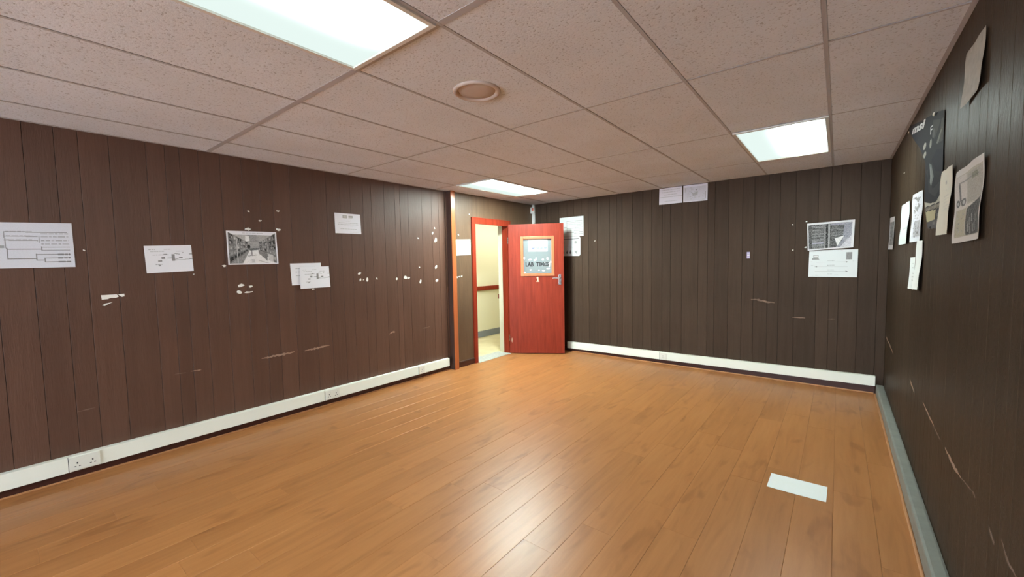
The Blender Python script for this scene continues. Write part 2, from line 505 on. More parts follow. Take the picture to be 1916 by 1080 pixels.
for nm, dims in (('edge_bar', (XL, XL + 0.018, YR, 4.5, H - 0.002, H + 0.0004)), ('edge_bar', (XR - 0.018, XR, YR, 4.39, H - 0.002, H + 0.0004))):
    box_obj(nm, dims, M_bar, ce)

# light panels
def lamp(x0, y0, label, m_lamp):
    r = thing(empty('ceiling_light', (x0 + 0.3, y0 + 0.6, H - 0.004)), label, 'light', 'recessed ceiling light panels')
    bm = bmesh.new()
    W2, L2 = 0.292, 0.592
    t = 0.020
    for d in ((-W2, -W2 + t, -L2, L2), (W2 - t, W2, -L2, L2), (-W2 + t, W2 - t, -L2, -L2 + t), (-W2 + t, W2 - t, L2 - t, L2)):
        box(bm, d[0], d[1], d[2], d[3], -0.004, 0.05)
    mesh_obj('frame', bm, M_rimL, r)
    box_obj('diffuser', (-W2 + t + 0.001, W2 - t - 0.001, -L2 + t + 0.001, L2 - t - 0.001, 0.004, 0.008), m_lamp, r)
    box_obj('housing', (-W2, W2, -L2, L2, 0.052, 0.10), M_rimL, r)
    return r
lamp(2.4, -1.2, 'large white ceiling light panel nearest the camera, cut off by the top of the frame', M_lamps[0])
lamp(0.6, 2.4, 'glowing white ceiling light panel in front of the red doorway', M_lamps[1])
lamp(3.6, 2.4, 'pale green white ceiling light panel at the right, near the back wall', M_lamps[2])

# round ceiling vent
vt = thing(empty('ceiling_vent', (2.677, 0.564, H)), 'round beige vent set in a ceiling tile beside the largest light panel', 'vent')
def lathe(bm, prof, n=48):
    rings = []
    for r, z in prof:
        rings.append([bm.verts.new((r * math.cos(2 * math.pi * k / n), r * math.sin(2 * math.pi * k / n), z)) for k in range(n)])
    for a, b in zip(rings[:-1], rings[1:]):
        for k in range(n):
            bm.faces.new((a[k], a[(k + 1) % n], b[(k + 1) % n], b[k]))
    return rings
bm = bmesh.new()
rg = lathe(bm, [(0.131, 0.002), (0.131, -0.006), (0.124, -0.011), (0.112, -0.011), (0.104, -0.004), (0.102, 0.002)])
mesh_obj('rim', bm, M_vent, vt, True)
bm = bmesh.new()
rg = lathe(bm, [(0.1018, 0.0018), (0.098, -0.003), (0.06, -0.0065), (0.02, -0.0075), (0.0005, -0.0075)])
bm.faces.new(rg[-1])
mesh_obj('inner_disc', bm, M_ventc, vt, True)

# ------------------------------------------------------------------ door
dr = structure(empty('door_1', (0.295, 3.788, 0.0)))
ang = math.atan2(0.512, 0.859)
lf = empty('leaf_group')   # temporary frame, removed below
bpy.data.objects.remove(lf)
Rz = Matrix.Rotation(ang, 4, 'Z')
def leaf_obj(name, bm, m, parent, smooth=False):
    """bm in leaf space: x along the leaf from the hinge, y = 0 front face (negative towards camera), z up"""
    bmesh.ops.transform(bm, matrix=Rz, verts=bm.verts)
    return mesh_obj(name, bm, m, parent, smooth)
LW, LT, LZ0, LZ1 = 0.838, 0.044, 0.012, 1.992
wx0, wx1, wz0, wz1 = 0.222, 0.660, 1.237, 1.770
bm = bmesh.new()
for d in ((0, wx0, LZ0, LZ1), (wx1, LW, LZ0, LZ1), (wx0, wx1, LZ0, wz0), (wx0, wx1, wz1, LZ1)):
    box(bm, d[0], d[1], 0, LT, d[2], d[3])
bmesh.ops.remove_doubles(bm, verts=bm.verts, dist=1e-5)
leaf = leaf_obj('leaf', bm, M_red, dr)
bm = bmesh.new()
b = 0.036
for d in ((wx0 - b, wx0 + 0.006, wz0 - b, wz1 + b), (wx1 - 0.006, wx1 + b, wz0 - b, wz1 + b),
          (wx0 + 0.006, wx1 - 0.006, wz0 - b, wz0 + 0.006), (wx0 + 0.006, wx1 - 0.006, wz1 - 0.006, wz1 + b)):
    box(bm, d[0], d[1], -0.012, -0.0005, d[2], d[3], bev=0.004)
leaf_obj('glazing_bead', bm, M_bead, dr)
bm = bmesh.new()
box(bm, wx0 + 0.001, wx1 - 0.001, 0.019, 0.025, wz0 + 0.001, wz1 - 0.001)
pane = leaf_obj('glass_pane', bm, M_pane, dr)
pane['label'] = 'grey filmed glass with torn tape'

def text_mesh(name, s, size, m, parent, xf, shear=0.0, offset=0.0, width=None):
    c = bpy.data.curves.new(name, 'FONT')
    c.body = s; c.size = size; c.shear = shear; c.offset = offset; c.extrude = 0.0004
    c.align_x = 'LEFT'; c.resolution_u = 3
    t = bpy.data.objects.new(name, c); COL.objects.link(t)
    dg = bpy.context.evaluated_depsgraph_get()
    me = bpy.data.meshes.new_from_object(t.evaluated_get(dg))
    bpy.data.objects.remove(t); bpy.data.curves.remove(c)
    co = np.empty(len(me.vertices) * 3); me.vertices.foreach_get('co', co); co = co.reshape(-1, 3)
    mn, mx = co.min(0), co.max(0)
    sx = width / (mx[0] - mn[0]) if width else 1.0
    for v in me.vertices:
        v.co = xf((v.co.x - mn[0]) * sx, v.co.y - mn[1], v.co.z)
    me.materials.clear(); me.materials.append(m)
    o = bpy.data.objects.new(name, me); COL.objects.link(o); o.parent = parent
    return o
def leafxf(x0, z0, y):
    return lambda u, v, w: Rz @ Vector((x0 + u, y - w, z0 + v))
text_mesh('lettering', 'LAB', 0.085, M_ink, pane, leafxf(0.258, 1.348, 0.0180), offset=0.004, width=0.122)
text_mesh('lettering', 'TIMES', 0.085, M_ink, pane, leafxf(0.418, 1.348, 0.0180), offset=0.004, width=0.192)
def blob_bm(bm, w, h, fn, n=9, rough=0.25, th=0.0012):
    pts = []
    for k in range(n):
        a = 2 * math.pi * k / n
        r = 1 + random.uniform(-rough, rough)
        pts.append((w / 2 * r * math.cos(a), h / 2 * r * math.sin(a)))
    prism(bm, pts, lambda p, k: fn(p[0] * (1 if k == 0 else 0.85), p[1] * (1 if k == 0 else 0.85), 0 if k == 0 else th))
# torn tape left on the glass (pane pixel offsets measured on the photograph)
for (x, z, w, h) in ((0.238, 1.478, .03, .04), (0.325, 1.452, .07, .025), (0.42, 1.462, .022, .05), (0.395, 1.44, .03, .03), (0.522, 1.452, .04, .03), (0.592, 1.468, .032, .045),
                     (0.55, 1.405, .022, .02), (0.640, 1.41, .03, .04), (0.622, 1.37, .02, .075), (0.60, 1.315, .05, .02), (0.53, 1.283, .045, .02),
                     (0.33, 1.296, .035, .025), (0.24, 1.256, .035, .03), (0.46, 1.29, .03, .02)):
    bm = bmesh.new()
    blob_bm(bm, w, h, lambda a, c, d: (x + a, 0.0188 - d, z + c))
    leaf_obj('tape_remnant', bm, M_tape, pane)
# white numeral below the glass
bm = bmesh.new()
one = [(-.022, .0), (.022, .0), (.022, .011), (.009, .011), (.009, .074), (-.004, .074), (-.021, .060), (-.021, .050), (-.008, .055), (-.008, .011), (-.022, .011)]
prism(bm, one, lambda p, k: (0.442 + p[0], -0.0003 - 0.0012 * k, 1.115 + p[1]))
leaf_obj('numeral', bm, M_num, dr)['label'] = 'cream numeral 1 on the red leaf'
# handle
bm = bmesh.new()
box(bm, 0.757, 0.797, -0.010, -0.0003, 1.066, 1.222, bev=0.003)
hp = leaf_obj('handle_plate', bm, M_chrome, dr)
bm = bmesh.new()
cyl = bmesh.ops.create_cone(bm, cap_ends=True, segments=16, radius1=0.011, radius2=0.011, depth=0.045,
                            matrix=Matrix.Translation((0.777, -0.031, 1.168)) @ Matrix.Rotation(math.pi / 2, 4, 'X'))
box(bm, 0.672, 0.786, -0.062, -0.046, 1.158, 1.178, bev=0.006)
leaf_obj('lever', bm, M_chrome, hp)
bm = bmesh.new()
bmesh.ops.create_cone(bm, cap_ends=True, segments=12, radius1=0.006, radius2=0.006, depth=0.004,
                      matrix=Matrix.Translation((0.777, -0.0118, 1.105)) @ Matrix.Rotation(math.pi / 2, 4, 'X'))
leaf_obj('keyhole', bm, M_hole, hp)
# worn patch near the foot of the leaf
bm = bmesh.new()
blob_bm(bm, 0.018, 0.075, lambda a, c, d: (0.030 + a, -0.0004 - d * 0.3, 0.215 + c))
leaf_obj('chipped_patch', bm, M_scuff, dr)
for hz in (0.25, 1.75):
    bm = bmesh.new()
    bmesh.ops.create_cone(bm, cap_ends=True, segments=12, radius1=0.007, radius2=0.007, depth=0.1,
                          matrix=Matrix.Translation((-0.0072, -0.008, hz)))
    leaf_obj('hinge', bm, M_chrome, dr)
# frame
def fr(name, dims, m=M_red, bev=0.004):
    o = box_obj(name, dims, m, dr, bev)
    o.data.transform(Matrix.Translation(-Vector((0.295, 3.788, 0))))
    return o
fr('architrave', (XE, XE + 0.028, DY0 - 0.028, DY0 + 0.037, 0.0, DTOP + 0.045))
fr('architrave', (XE, XE + 0.028, DY0 + 0.0375, DY1 - 0.021, 1.965, DTOP + 0.045))
fr('architrave', (XE, XE + 0.022, DY1 - 0.020, DY1 + 0.045, 0.0, DTOP + 0.045))
fr('jamb', (XE - 0.095, XE - 0.001, DY0 + 0.001, DY0 + 0.030, 0.0, DTOP - 0.031), bev=0.002)
fr('jamb', (XE - 0.095, XE - 0.001, DY1 - 0.030, DY1 - 0.001, 0.0, DTOP - 0.031), bev=0.002)
fr('head', (XE - 0.095, XE - 0.001, DY0 + 0.001, DY1 - 0.001, DTOP - 0.030, DTOP - 0.001), bev=0.002)

# ------------------------------------------------------------------ corridor beyond the door
structure(box_obj('floor_corridor', (-1.07, 0.16, 1.5, 8.0, -0.06, -0.002), M_cfloor))
th = structure(box_obj('trim_6', (0.035, XE + 0.05, DY0 + 0.032, DY1 - 0.032, -0.008, 0.004), M_thresh, None, 0.001))
wc = structure(box_obj('wall_corridor', (-1.17, -1.07, 1.5, 8.0, -0.06, 2.6), M_cream))
structure(box_obj('wall_corridor_end', (-1.07, 0.16, 8.0, 8.1, -0.06, 2.6), M_cream))
structure(box_obj('wall_corridor_start', (-1.07, 0.16, 1.4, 1.5, -0.06, 2.6), M_cream))
structure(box_obj('ceiling_corridor', (-1.17, 0.16, 1.4, 8.1, 2.42, 2.6), M_white))
bm = bmesh.new()
box(bm, 0.03, 0.152, DY1 + 0.02, 8.0, 0.0, 2.42)
box(bm, 0.03, 0.152, 1.5, DY0 - 0.02, 0.0, 2.42)
box(bm, 0.03, 0.152, DY0 - 0.02, DY1 + 0.02, DTOP + 0.02, 2.42)
structure(mesh_obj('wall_corridor_near', bm, M_cream))
structure(box_obj('baseboard_corridor', (-1.07, -1.055, 1.5, 8.0, 0.0, 0.118), M_cskirt, None, 0.003))
thing(box_obj('handrail', (-1.068, -1.03, 1.6, 5.38, 0.895, 0.975), M_red, None, 0.008), 'red brown rail running along the cream corridor wall', 'handrail')
thing(box_obj('handrail', (-0.035, 0.028, 3.90, 7.8, 0.835, 0.915), M_red, None, 0.012), 'red brown rail end poking out beside the open door', 'handrail')

# ------------------------------------------------------------------ cable trunking and sockets
tl = thing(box_obj('cable_trunking', (XL + 0.0005, XL + 0.050, YR + 0.01, 2.545, 0.062, 0.167), M_trunk, None, 0.004),
           'long cream cable trunking along the foot of the left wall', 'trunking')
tb = run_back('cable_trunking', 0.93, 4.590, 0.0005, 0.050, 0.048, 0.150, 0.086, 0.188, M_trunk, 0.004)
thing(tb, 'long cream cable trunking along the foot of the back wall', 'trunking')

def socket(P, s, z, w, h, label, d0):
    c = P(s, z, d0)
    r = thing(empty('power_socket', c), label, 'socket', 'sockets on the cable trunking')
    def add(name, s0, s1, z0, z1, dd0, dd1, m, bev=0.0):
        bm = bmesh.new()
        vs = [bm.verts.new(P(s + a, z + b_, d0 + d) - c) for a in (s0, s1) for d in (dd0, dd1) for b_ in (z0, z1)]
        for q in ((0, 1, 3, 2), (4, 6, 7, 5), (0, 4, 5, 1), (2, 3, 7, 6), (0, 2, 6, 4), (1, 5, 7, 3)):
            bm.faces.new([vs[i] for i in q])
        if bev:
            bmesh.ops.bevel(bm, geom=list(bm.edges), offset=bev, segments=2, profile=0.6, affect='EDGES')
        return mesh_obj(name, bm, m, r)
    add('faceplate', -w / 2, w / 2, -h / 2, h / 2, 0.0004, 0.009, M_socket, 0.002)
    gangs = (-w / 4, w / 4) if w > 0.12 else (0.0,)
    for g in gangs:
        add('pin_hole', g - .0035, g + .0035, -.002, .009, 0.0091, 0.0096, M_hole)
        add('pin_hole', g - .015, g - .006, -.021, -.016, 0.0091, 0.0096, M_hole)
        add('pin_hole', g + .006, g + .015, -.021, -.016, 0.0091, 0.0096, M_hole)
        add('switch', g + .012, g + .024, .012, .030, 0.0091, 0.012, M_socket, 0.001)
    add('module_joint', -w / 2 - .006, -w / 2 - .003, -.052, .052, 0.0002, 0.001, M_hole)
    return r
socket(PL, -0.836, 0.1145, 0.146, 0.088, 'cream double socket on left trunking, the one nearest the camera', XL * 0 + 0.050)
socket(PL, 0.925, 0.1145, 0.146, 0.088, 'cream double socket halfway along the left wall trunking', 0.050)
socket(PL, 2.075, 0.1145, 0.088, 0.088, 'small cream socket on the left trunking next to the red post', 0.050)
socket(PB, 2.44, 0.1145, 0.088, 0.086, 'small cream socket on the back wall trunking', 0.050)

# conduit and alarm box in the corner
thing(box_obj('conduit', (XE + 0.004, XE + 0.056, yb(XE) - 0.026, yb(XE) - 0.001, 0.17, H - 0.001), M_white, None, 0.003),
      'white vertical conduit in the back corner behind the open door', 'conduit')
ab = thing(empty('alarm_box', (XE + 0.03, yb(XE) - 0.028, 2.265)), 'small white alarm box with a red lens high in the back corner', 'alarm')
box_obj('case', (-0.028, 0.044, -0.036, 0.0, -0.050, 0.050), M_white, ab, 0.004)
bm = bmesh.new()
box(bm, 0.004, 0.036, -0.046, -0.0365, -0.012, 0.036, bev=0.004)
mesh_obj('lens', bm, M_redlens, ab)

# ------------------------------------------------------------------ printed sheets
class Cv:
    def __init__(s, w, h, bg=(0.80, 0.80, 0.82)):
        s.w, s.h = w, h
        s.a = np.ones((h, w, 3)) * np.array(bg)
    def rect(s, x0, y0, x1, y1, c, al=1.0):
        X0, X1 = int(round(x0 * s.w)), max(int(round(x1 * s.w)), int(round(x0 * s.w)) + 1)
        Y0, Y1 = int(round(y0 * s.h)), max(int(round(y1 * s.h)), int(round(y0 * s.h)) + 1)
        c = np.array(c if isinstance(c, (tuple, list)) else (c, c, c))
        s.a[max(Y0, 0):Y1, max(X0, 0):X1] = s.a[max(Y0, 0):Y1, max(X0, 0):X1] * (1 - al) + c * al
    def poly(s, pts, c, al=1.0):
        yy, xx = np.mgrid[0:s.h, 0:s.w]
        px, py = (xx + .5) / s.w, (yy + .5) / s.h
        ins = np.zeros((s.h, s.w), bool)
        n = len(pts)
        for i in range(n):
            (x0, y0), (x1, y1) = pts[i], pts[(i + 1) % n]
            if y0 == y1: continue
            cond = ((y0 <= py) != (y1 <= py)) & (px < (x1 - x0) * (py - y0) / (y1 - y0) + x0)
            ins ^= cond
        c = np.array(c if isinstance(c, (tuple, list)) else (c, c, c))
        s.a[ins] = s.a[ins] * (1 - al) + c * al
    def ell(s, cx, cy, rx, ry, c, al=1.0):
        s.poly([(cx + rx * math.cos(t * .3142), cy + ry * math.sin(t * .3142)) for t in range(20)], c, al)
    def line(s, x0, y0, x1, y1, c, w=1, al=1.0):
        n = int(max(abs(x1 - x0) * s.w, abs(y1 - y0) * s.h)) + 1
        c = np.array(c if isinstance(c, (tuple, list)) else (c, c, c))
        m = np.zeros((s.h, s.w), bool)
        for k in range(n + 1):
            X = int((x0 + (x1 - x0) * k / n) * s.w); Y = int((y0 + (y1 - y0) * k / n) * s.h)
            m[max(Y, 0):Y + w, max(X, 0):X + w] = True
        s.a[m] = s.a[m] * (1 - al) + c * al
    def words(s, x0, x1, y, c=0.45, th=0.012, al=0.8):
        """a row of grey dashes: print too small to read"""
        x = x0
        while x < x1:
            l = min(rng.uniform(.025, .08), x1 - x)
            s.rect(x, y, x + l, y + th, c, al * rng.uniform(.6, 1))
            x += l + .012
    def grain(s, x0, y0, x1, y1, amp, cell=1):
        X0, X1, Y0, Y1 = int(x0 * s.w), int(x1 * s.w), int(y0 * s.h), int(y1 * s.h)
        hh, ww = (Y1 - Y0) // cell + 1, (X1 - X0) // cell + 1
        n = rng.normal(0, amp, (hh, ww))
        n = np.kron(n, np.ones((cell, cell)))[:Y1 - Y0, :X1 - X0]
        s.a[Y0:Y1, X0:X1] += n[..., None]
        s.a = np.clip(s.a, 0.02, 0.95)

def sheet(name, P, corners, cv, label, cat='paper', group=None, curl=0.006, d0=0.0022, m=None, wave=0.0, round_c=0, mask=None):
    """corners: TL, TR, BR, BL as (s, z) on the wall frame P"""
    w, h = cv.w, cv.h
    tl, tr, br, bl = [np.array(c, float) for c in corners]
    U, V = np.meshgrid(np.linspace(0, 1, w + 1), np.linspace(0, 1, h + 1))
    S = (tl[0] * (1 - U) + tr[0] * U) * (1 - V) + (bl[0] * (1 - U) + br[0] * U) * V
    Zc = (tl[1] * (1 - U) + tr[1] * U) * (1 - V) + (bl[1] * (1 - U) + br[1] * U) * V
    D = d0 + curl * (0.25 * (4 * (U - .5) ** 2) * (0.3 + 0.7 * V) + 0.5 * V ** 3 * (abs(U - 0.5) * 2) ** 2)
    if wave:
        D = D + wave * (0.5 + 0.5 * np.sin(V * 9.0 + U * 2.0)) + wave * 0.5 * (1 + np.sin(U * 11 + V * 3))
    keep = np.ones((h, w), bool) if mask is None else mask
    verts = [P(S[j, i], Zc[j, i], D[j, i]) for j in range(h + 1) for i in range(w + 1)]
    faces = []; cols = []
    for j in range(h):
        for i in range(w):
            if keep[j, i]:
                a = j * (w + 1) + i
                faces.append((a, a + 1, a + w + 2, a + w + 1))
                cols.append(cv.a[j, i])
    org = P((tl[0] + br[0]) / 2, (tl[1] + br[1]) / 2, 0)
    me = bpy.data.meshes.new(name)
    me.from_pydata([v - org for v in verts], [], faces)
    at = me.color_attributes.new('print', 'FLOAT_COLOR', 'CORNER')
    c4 = np.ones((len(faces) * 4, 4)); c4[:, :3] = np.repeat(np.array(cols), 4, axis=0)
    at.data.foreach_set('color', c4.ravel())
    me.materials.append(m or M_paper)
    for p in me.polygons: p.use_smooth = True
    if mask is not None:
        bm = bmesh.new(); bm.from_mesh(me)
        bmesh.ops.delete(bm, geom=[v for v in bm.verts if not v.link_faces], context='VERTS')
        bm.to_mesh(me); bm.free()
    o = bpy.data.objects.new(name, me)
    COL.objects.link(o)
    o.location = org
    thing(o, label, cat, group)
    return o

def A(s0, z0, w, h): return [(s0, z0), (s0 + w, z0), (s0 + w, z0 - h), (s0, z0 - h)]
GW = 'printed sheets on the left wall'; GBk = 'printed sheets on the back wall'; GRt = 'printed sheets on the right wall'
Z = H

def tree(cv, ink=0.22):
    """branching diagram: trunk block at the left, rows of text at the right"""
    x0 = 0.30
    cv.rect(0.18, .50, x0, .56, ink, .7)
    cv.line(x0, .22, x0 + .01, .56, ink, 2, .7); cv.line(x0 + .02, .56, x0 + .02, .78, ink, 2, .9)
    for k, y in enumerate((.20, .29, .38)):
        cv.line(x0, y, .62 if k else .93, y + .01, ink, 2, .75); cv.words(x0 + .02, .58, y - .012, ink, .02, .5)
    cv.line(x0 + .02, .58, .66, .58, ink, 2, .9); cv.line(x0 + .02, .79, .60, .79, ink, 2, .95)
    cv.line(.64, .29, .64, .43, ink, 2, .6)
    for y in (.23, .30, .38, .46): cv.words(.66, .95, y, ink, .026, .65)
    cv.line(.66, .53, .66, .60, ink, 2, .8)
    for y in (.54, .61): cv.line(.66, y, .95, y, ink, 2, .7)
    cv.line(.60, .69, .60, .83, ink, 2, .9); cv.line(.60, .70, .95, .70, ink, 2, .9); cv.line(.60, .83, .68, .83, ink, 2, .9)
    cv.line(.68, .78, .68, .87, ink, 2, .9)
    for y in (.78, .865): cv.line(.68, y, .95, y, ink, 2, .9)
    for y in (.69, .77, .855): cv.words(.82, .95, y, .16, .035, .9)

cv = Cv(168, 118, (0.72, 0.74, 0.80)); tree(cv); cv.grain(0, 0, 1, 1, .015)
sheet('printed_diagram', PL, [(-1.222, Z - .645), (-.801, Z - .629), (-.799, Z - .922), (-1.222, Z - .926)], cv,
      'large white branching line diagram, cut off by the left edge of the photo', group=GW, curl=.004)

def blocks(cv, ink=0.15):
    cv.words(.08, .22, .13, ink, .024, .6); cv.words(.40, .56, .13, ink, .022, .5)
    cv.words(.12, .40, .20, ink, .022, .5); cv.words(.66, .84, .21, ink, .02, .8)
    cv.words(.16, .50, .33, ink, .022, .5); cv.rect(.38, .31, .46, .345, ink, .7)
    cv.rect(.55, .33, .62, .58, .22, .9); cv.line(.46, .47, .55, .47, ink, 2, .8); cv.line(.62, .30, .72, .33, ink, 2, .7)
    cv.rect(.33, .43, .41, .50, ink, .85); cv.rect(.26, .55, .34, .59, ink, .8); cv.rect(.71, .45, .78, .50, ink, .85)
    cv.line(.62, .52, .71, .48, ink, 2, .6); cv.rect(.93, .32, 1.0, .355, ink, .7); cv.rect(.93, .50, 1.0, .54, ink, .85)
    cv.rect(.78, .26, .82, .30, ink, .5); cv.line(.62, .55, .93, .53, ink, 2, .4)
    cv.words(.20, .34, .69, ink, .02, .6); cv.rect(.26, .72, .31, .76, ink, .7)
cv = Cv(120, 84, (0.89, 0.90, 0.95)); blocks(cv)
sheet('printed_diagram', PL, [(-.441, Z - .772), (-.153, Z - .760), (-.147, Z - .965), (-.435, Z - .977)], cv,
      'white sheet with a small block diagram, alone below and right of the branching diagram', group=GW)
# black and white photograph of an aisle between shelves
def blur(a, n=1):
    for _ in range(n):
        p = np.pad(a, ((1, 1), (1, 1), (0, 0)), 'edge')
        a = (p[1:-1, 1:-1] * 2 + p[:-2, 1:-1] + p[2:, 1:-1] + p[1:-1, :-2] + p[1:-1, 2:]) / 6
    return a
cv = Cv(168, 120, (0.88, 0.88, 0.93))
cv.rect(.03, .11, .97, .97, .30)
VX, VY = .52, .44
def per(side, t, h):
    """point on a receding shelf side: t 0 near .. 1 far, h 0 top .. 1 bottom"""
    xn = .03 if side < 0 else .97
    xf = .40 if side < 0 else .63
    x = xn + (xf - xn) * t ** .75
    k = 1 - .72 * t ** .75
    return (x, VY + (h - .46) * 1.12 * k)
cv.poly([(.03, .11), (.40, .11), (.42, .30), (.40, .34), (.03, .16)], .50); cv.poly([(.58, .11), (.97, .11), (.97, .16), (.63, .32)], .42)
for sd in (-1, 1):
    cv.poly([per(sd, 0, .1), per(sd, 1, .1), per(sd, 1, .95), per(sd, 0, .95)], .20)
    for i in range(6):
        t0, t1 = i / 6 + .01, (i + .8) / 6
        for j in range(5):
            h0 = .12 + .165 * j
            cv.poly([per(sd, t0, h0), per(sd, t1, h0), per(sd, t1, h0 + .115), per(sd, t0, h0 + .115)], float(rng.choice([.03, .06, .10, .30, .42])), .95)
        for j in range(4):
            h0 = .125 + .165 * j + .09
            q = rng.uniform(t0, t1 - .04); cv.poly([per(sd, q, h0 - .05), per(sd, q + .03, h0 - .05), per(sd, q + .03, h0 + .02), per(sd, q, h0 + .02)], float(rng.uniform(.45, .75)), .9)
cv.rect(.40, .22, .63, .50, .40); cv.rect(.45, .13, .60, .30, .34)
for k in range(5): cv.line(.42, .25 + .05 * k, .62, .25 + .05 * k, .26, 1)
cv.rect(.355, .145, .435, .29, .85)
cv.poly([(.45, .52), (.60, .52), (.93, .97), (.28, .97)], .84)
cv.rect(.185, .20, .198, .95, .74); cv.rect(.79, .16, .80, .62, .62)
cv.poly([(.60, .55), (.78, .66), (.78, .90), (.60, .66)], .24); cv.poly([(.80, .68), (.90, .72), (.90, .93), (.80, .88)], .60)
cv.ell(.415, .46, .035, .065, .04); cv.poly([(.40, .52), (.62, .50), (.60, .56), (.44, .58)], .16); cv.rect(.458, .56, .475, .72, .15); cv.line(.39, .74, .55, .71, .22, 2)
cv.rect(.45, .84, .52, .95, .50, .6); cv.line(.60, .88, .80, .97, .45, 2)
cv.grain(.03, .11, .97, .97, .05, 2)
w_ = cv.a[14:, 6:162].copy(); cv.a[14:, 6:162] = blur(w_, 1)
cv.rect(0, .97, 1, 1, (.88, .88, .93)); cv.rect(0, 0, .03, 1, (.88, .88, .93)); cv.rect(.97, 0, 1, 1, (.88, .88, .93))
cv.words(.30, .72, .045, .40, .02, .6)
sheet('printed_photograph', PL, [(.091, Z - .634), (.489, Z - .629), (.493, Z - .918), (.093, Z - .922)], cv,
      'black and white photograph of an aisle between loaded shelves, on the left wall', 'photograph', group=GW, wave=.003)
cv = Cv(120, 84, (0.89, 0.90, 0.95))
for y in (.22, .38, .55): cv.words(.16, .40, y, .25, .03, .8)
for y in (.15, .28, .70, .85): cv.words(.30, .8, y, .45, .012, .4)
sheet('printed_sheet', PL, [(.597, Z - .917), (.892, Z - .913), (.892, Z - 1.122), (.606, Z - 1.124)], cv,
      'white text sheet half covered by the block diagram stuck over its right side', group=GW, curl=.002)
cv = Cv(120, 84, (0.90, 0.91, 0.96)); blocks(cv)
sheet('printed_diagram', PL, [(.682, Z - .952), (.971, Z - .949), (.977, Z - 1.159), (.679, Z - 1.162)], cv,
      'white block diagram sheet stuck over the corner of a text sheet', group=GW, d0=.008, curl=.006)
cv = Cv(120, 84, (0.89, 0.89, 0.95))
cv.rect(.30, .10, .47, .24, .42); cv.rect(.33, .12, .44, .22, .58); cv.rect(.53, .11, .70, .15, .35); cv.rect(.53, .17, .70, .20, .45); cv.rect(.53, .22, .68, .24, .6)
cv.words(.42, .58, .38, .4, .016, .6)
for y, a, b2 in ((.46, .14, .90), (.53, .12, .90), (.61, .36, .70), (.76, .20, .84)): cv.words(a, b2, y, .32, .024, .7)
cv.words(.55, .9, .93, .5, .014, .5)
sheet('printed_notice', PL, [(1.059, Z - .403), (1.348, Z - .402), (1.354, Z - .610), (1.060, Z - .612)], cv,
      'white notice with a grey two-block heading, highest sheet on the left wall', group=GW, curl=.003)
cv = Cv(100, 72, (0.58, 0.62, 0.66))
cv.words(.10, .9, .08, .35, .02, .6); cv.words(.22, .75, .30, .25, .035, .8); cv.words(.25, .7, .50, .4, .02, .4)
sheet('printed_notice', PE, [(2.700, Z - .625), (2.999, Z - .615), (2.996, Z - .828), (2.706, Z - .839)], cv,
      'nearly blank white sheet between the red post and the door frame', curl=.003)

# back wall
cv = Cv(140, 100, (0.66, 0.69, 0.68)); tree(cv, .30)
sheet('printed_diagram', PB, [(.784, Z - .259), (1.212, Z - .258), (1.214, Z - .561), (.780, Z - .558)], cv,
      'pale branching diagram sheet on the back wall, partly hidden by the open door', group=GBk, curl=.004)
cv = Cv(100, 90, (0.66, 0.68, 0.69))
cv.rect(0.0, .10, .93, .135, .15)
cv.rect(.70, .22, .84, .36, .22, .8); cv.rect(.78, .20, .90, .30, .5, .6); cv.ell(.74, .32, .05, .05, .3)
cv.rect(.02, .28, .16, .36, .3, .7); cv.words(.05, .55, .50, .4, .016, .7); cv.words(.45, .75, .57, .45, .016, .6); cv.words(.75, .95, .62, .5, .014, .5)
for x in (.10, .30, .48): cv.ell(x, .82, .055, .06, .12); cv.rect(x - .02, .70, x + .02, .80, .15)
cv.poly([(.68, .74), (.88, .72), (.82, .82), (.80, .90), (.74, .84)], .28); cv.words(.4, .7, .30, .6, .012, .5)
mask = np.ones((90, 100), bool)
for j in range(90):
    for i in range(100):
        dx = max(7 - i, i - 92, 0); dy = max(7 - j, j - 82, 0)
        if dx and dy and dx * dx + dy * dy > 49: mask[j, i] = False
sheet('laminated_notice', PB, [(.820, Z - .562), (1.158, Z - .564), (1.155, Z - .864), (.816, Z - .859)], cv,
      'white laminated round-cornered sheet with small icons, below the branching diagram by the door', group=GBk, m=M_gloss, curl=.002, d0=.006, mask=mask)
cv = Cv(120, 84, (0.78, 0.77, 0.84))
for y, a, b2 in ((.10, .10, .92), (.24, .10, .90), (.39, .20, .78), (.54, .03, .99), (.80, .24, .78)): cv.words(a, b2, y, .42, .045, .7)
sheet('printed_notice', PB, [(2.366, Z - .004), (2.660, Z - .004), (2.664, Z - .214), (2.363, Z - .214)], cv,
      'white sheet of large print against the ceiling, left of the pair on the back wall', group=GBk, curl=.002)
cv = Cv(120, 84, (0.76, 0.75, 0.82))
cv.rect(.05, .12, .95, .95, (.62, .62, .68))
for k in range(46):
    x, y = rng.uniform(.06, .9), rng.uniform(.14, .9)
    cv.rect(x, y, x + rng.uniform(.02, .09), y + rng.uniform(.01, .05), float(rng.uniform(.40, .55)), .6)
cv.poly([(.30, .38), (.42, .50), (.60, .40), (.60, .60), (.38, .66), (.38, .55)], .40, .8); cv.rect(.52, .28, .58, .33, .25, .9); cv.rect(.90, .45, .93, .85, .38, .8)
cv.rect(.06, .16, .12, .40, .48, .7); cv.rect(.38, .62, .55, .66, .4, .8); cv.grain(.05, .12, .95, .95, .03, 1)
sheet('printed_picture', PB, [(2.676, Z - .004), (2.969, Z - .006), (2.967, Z - .218), (2.676, Z - .214)], cv,
      'faint grey printed picture against the ceiling, right of the pair on the back wall', group=GBk, curl=.002)
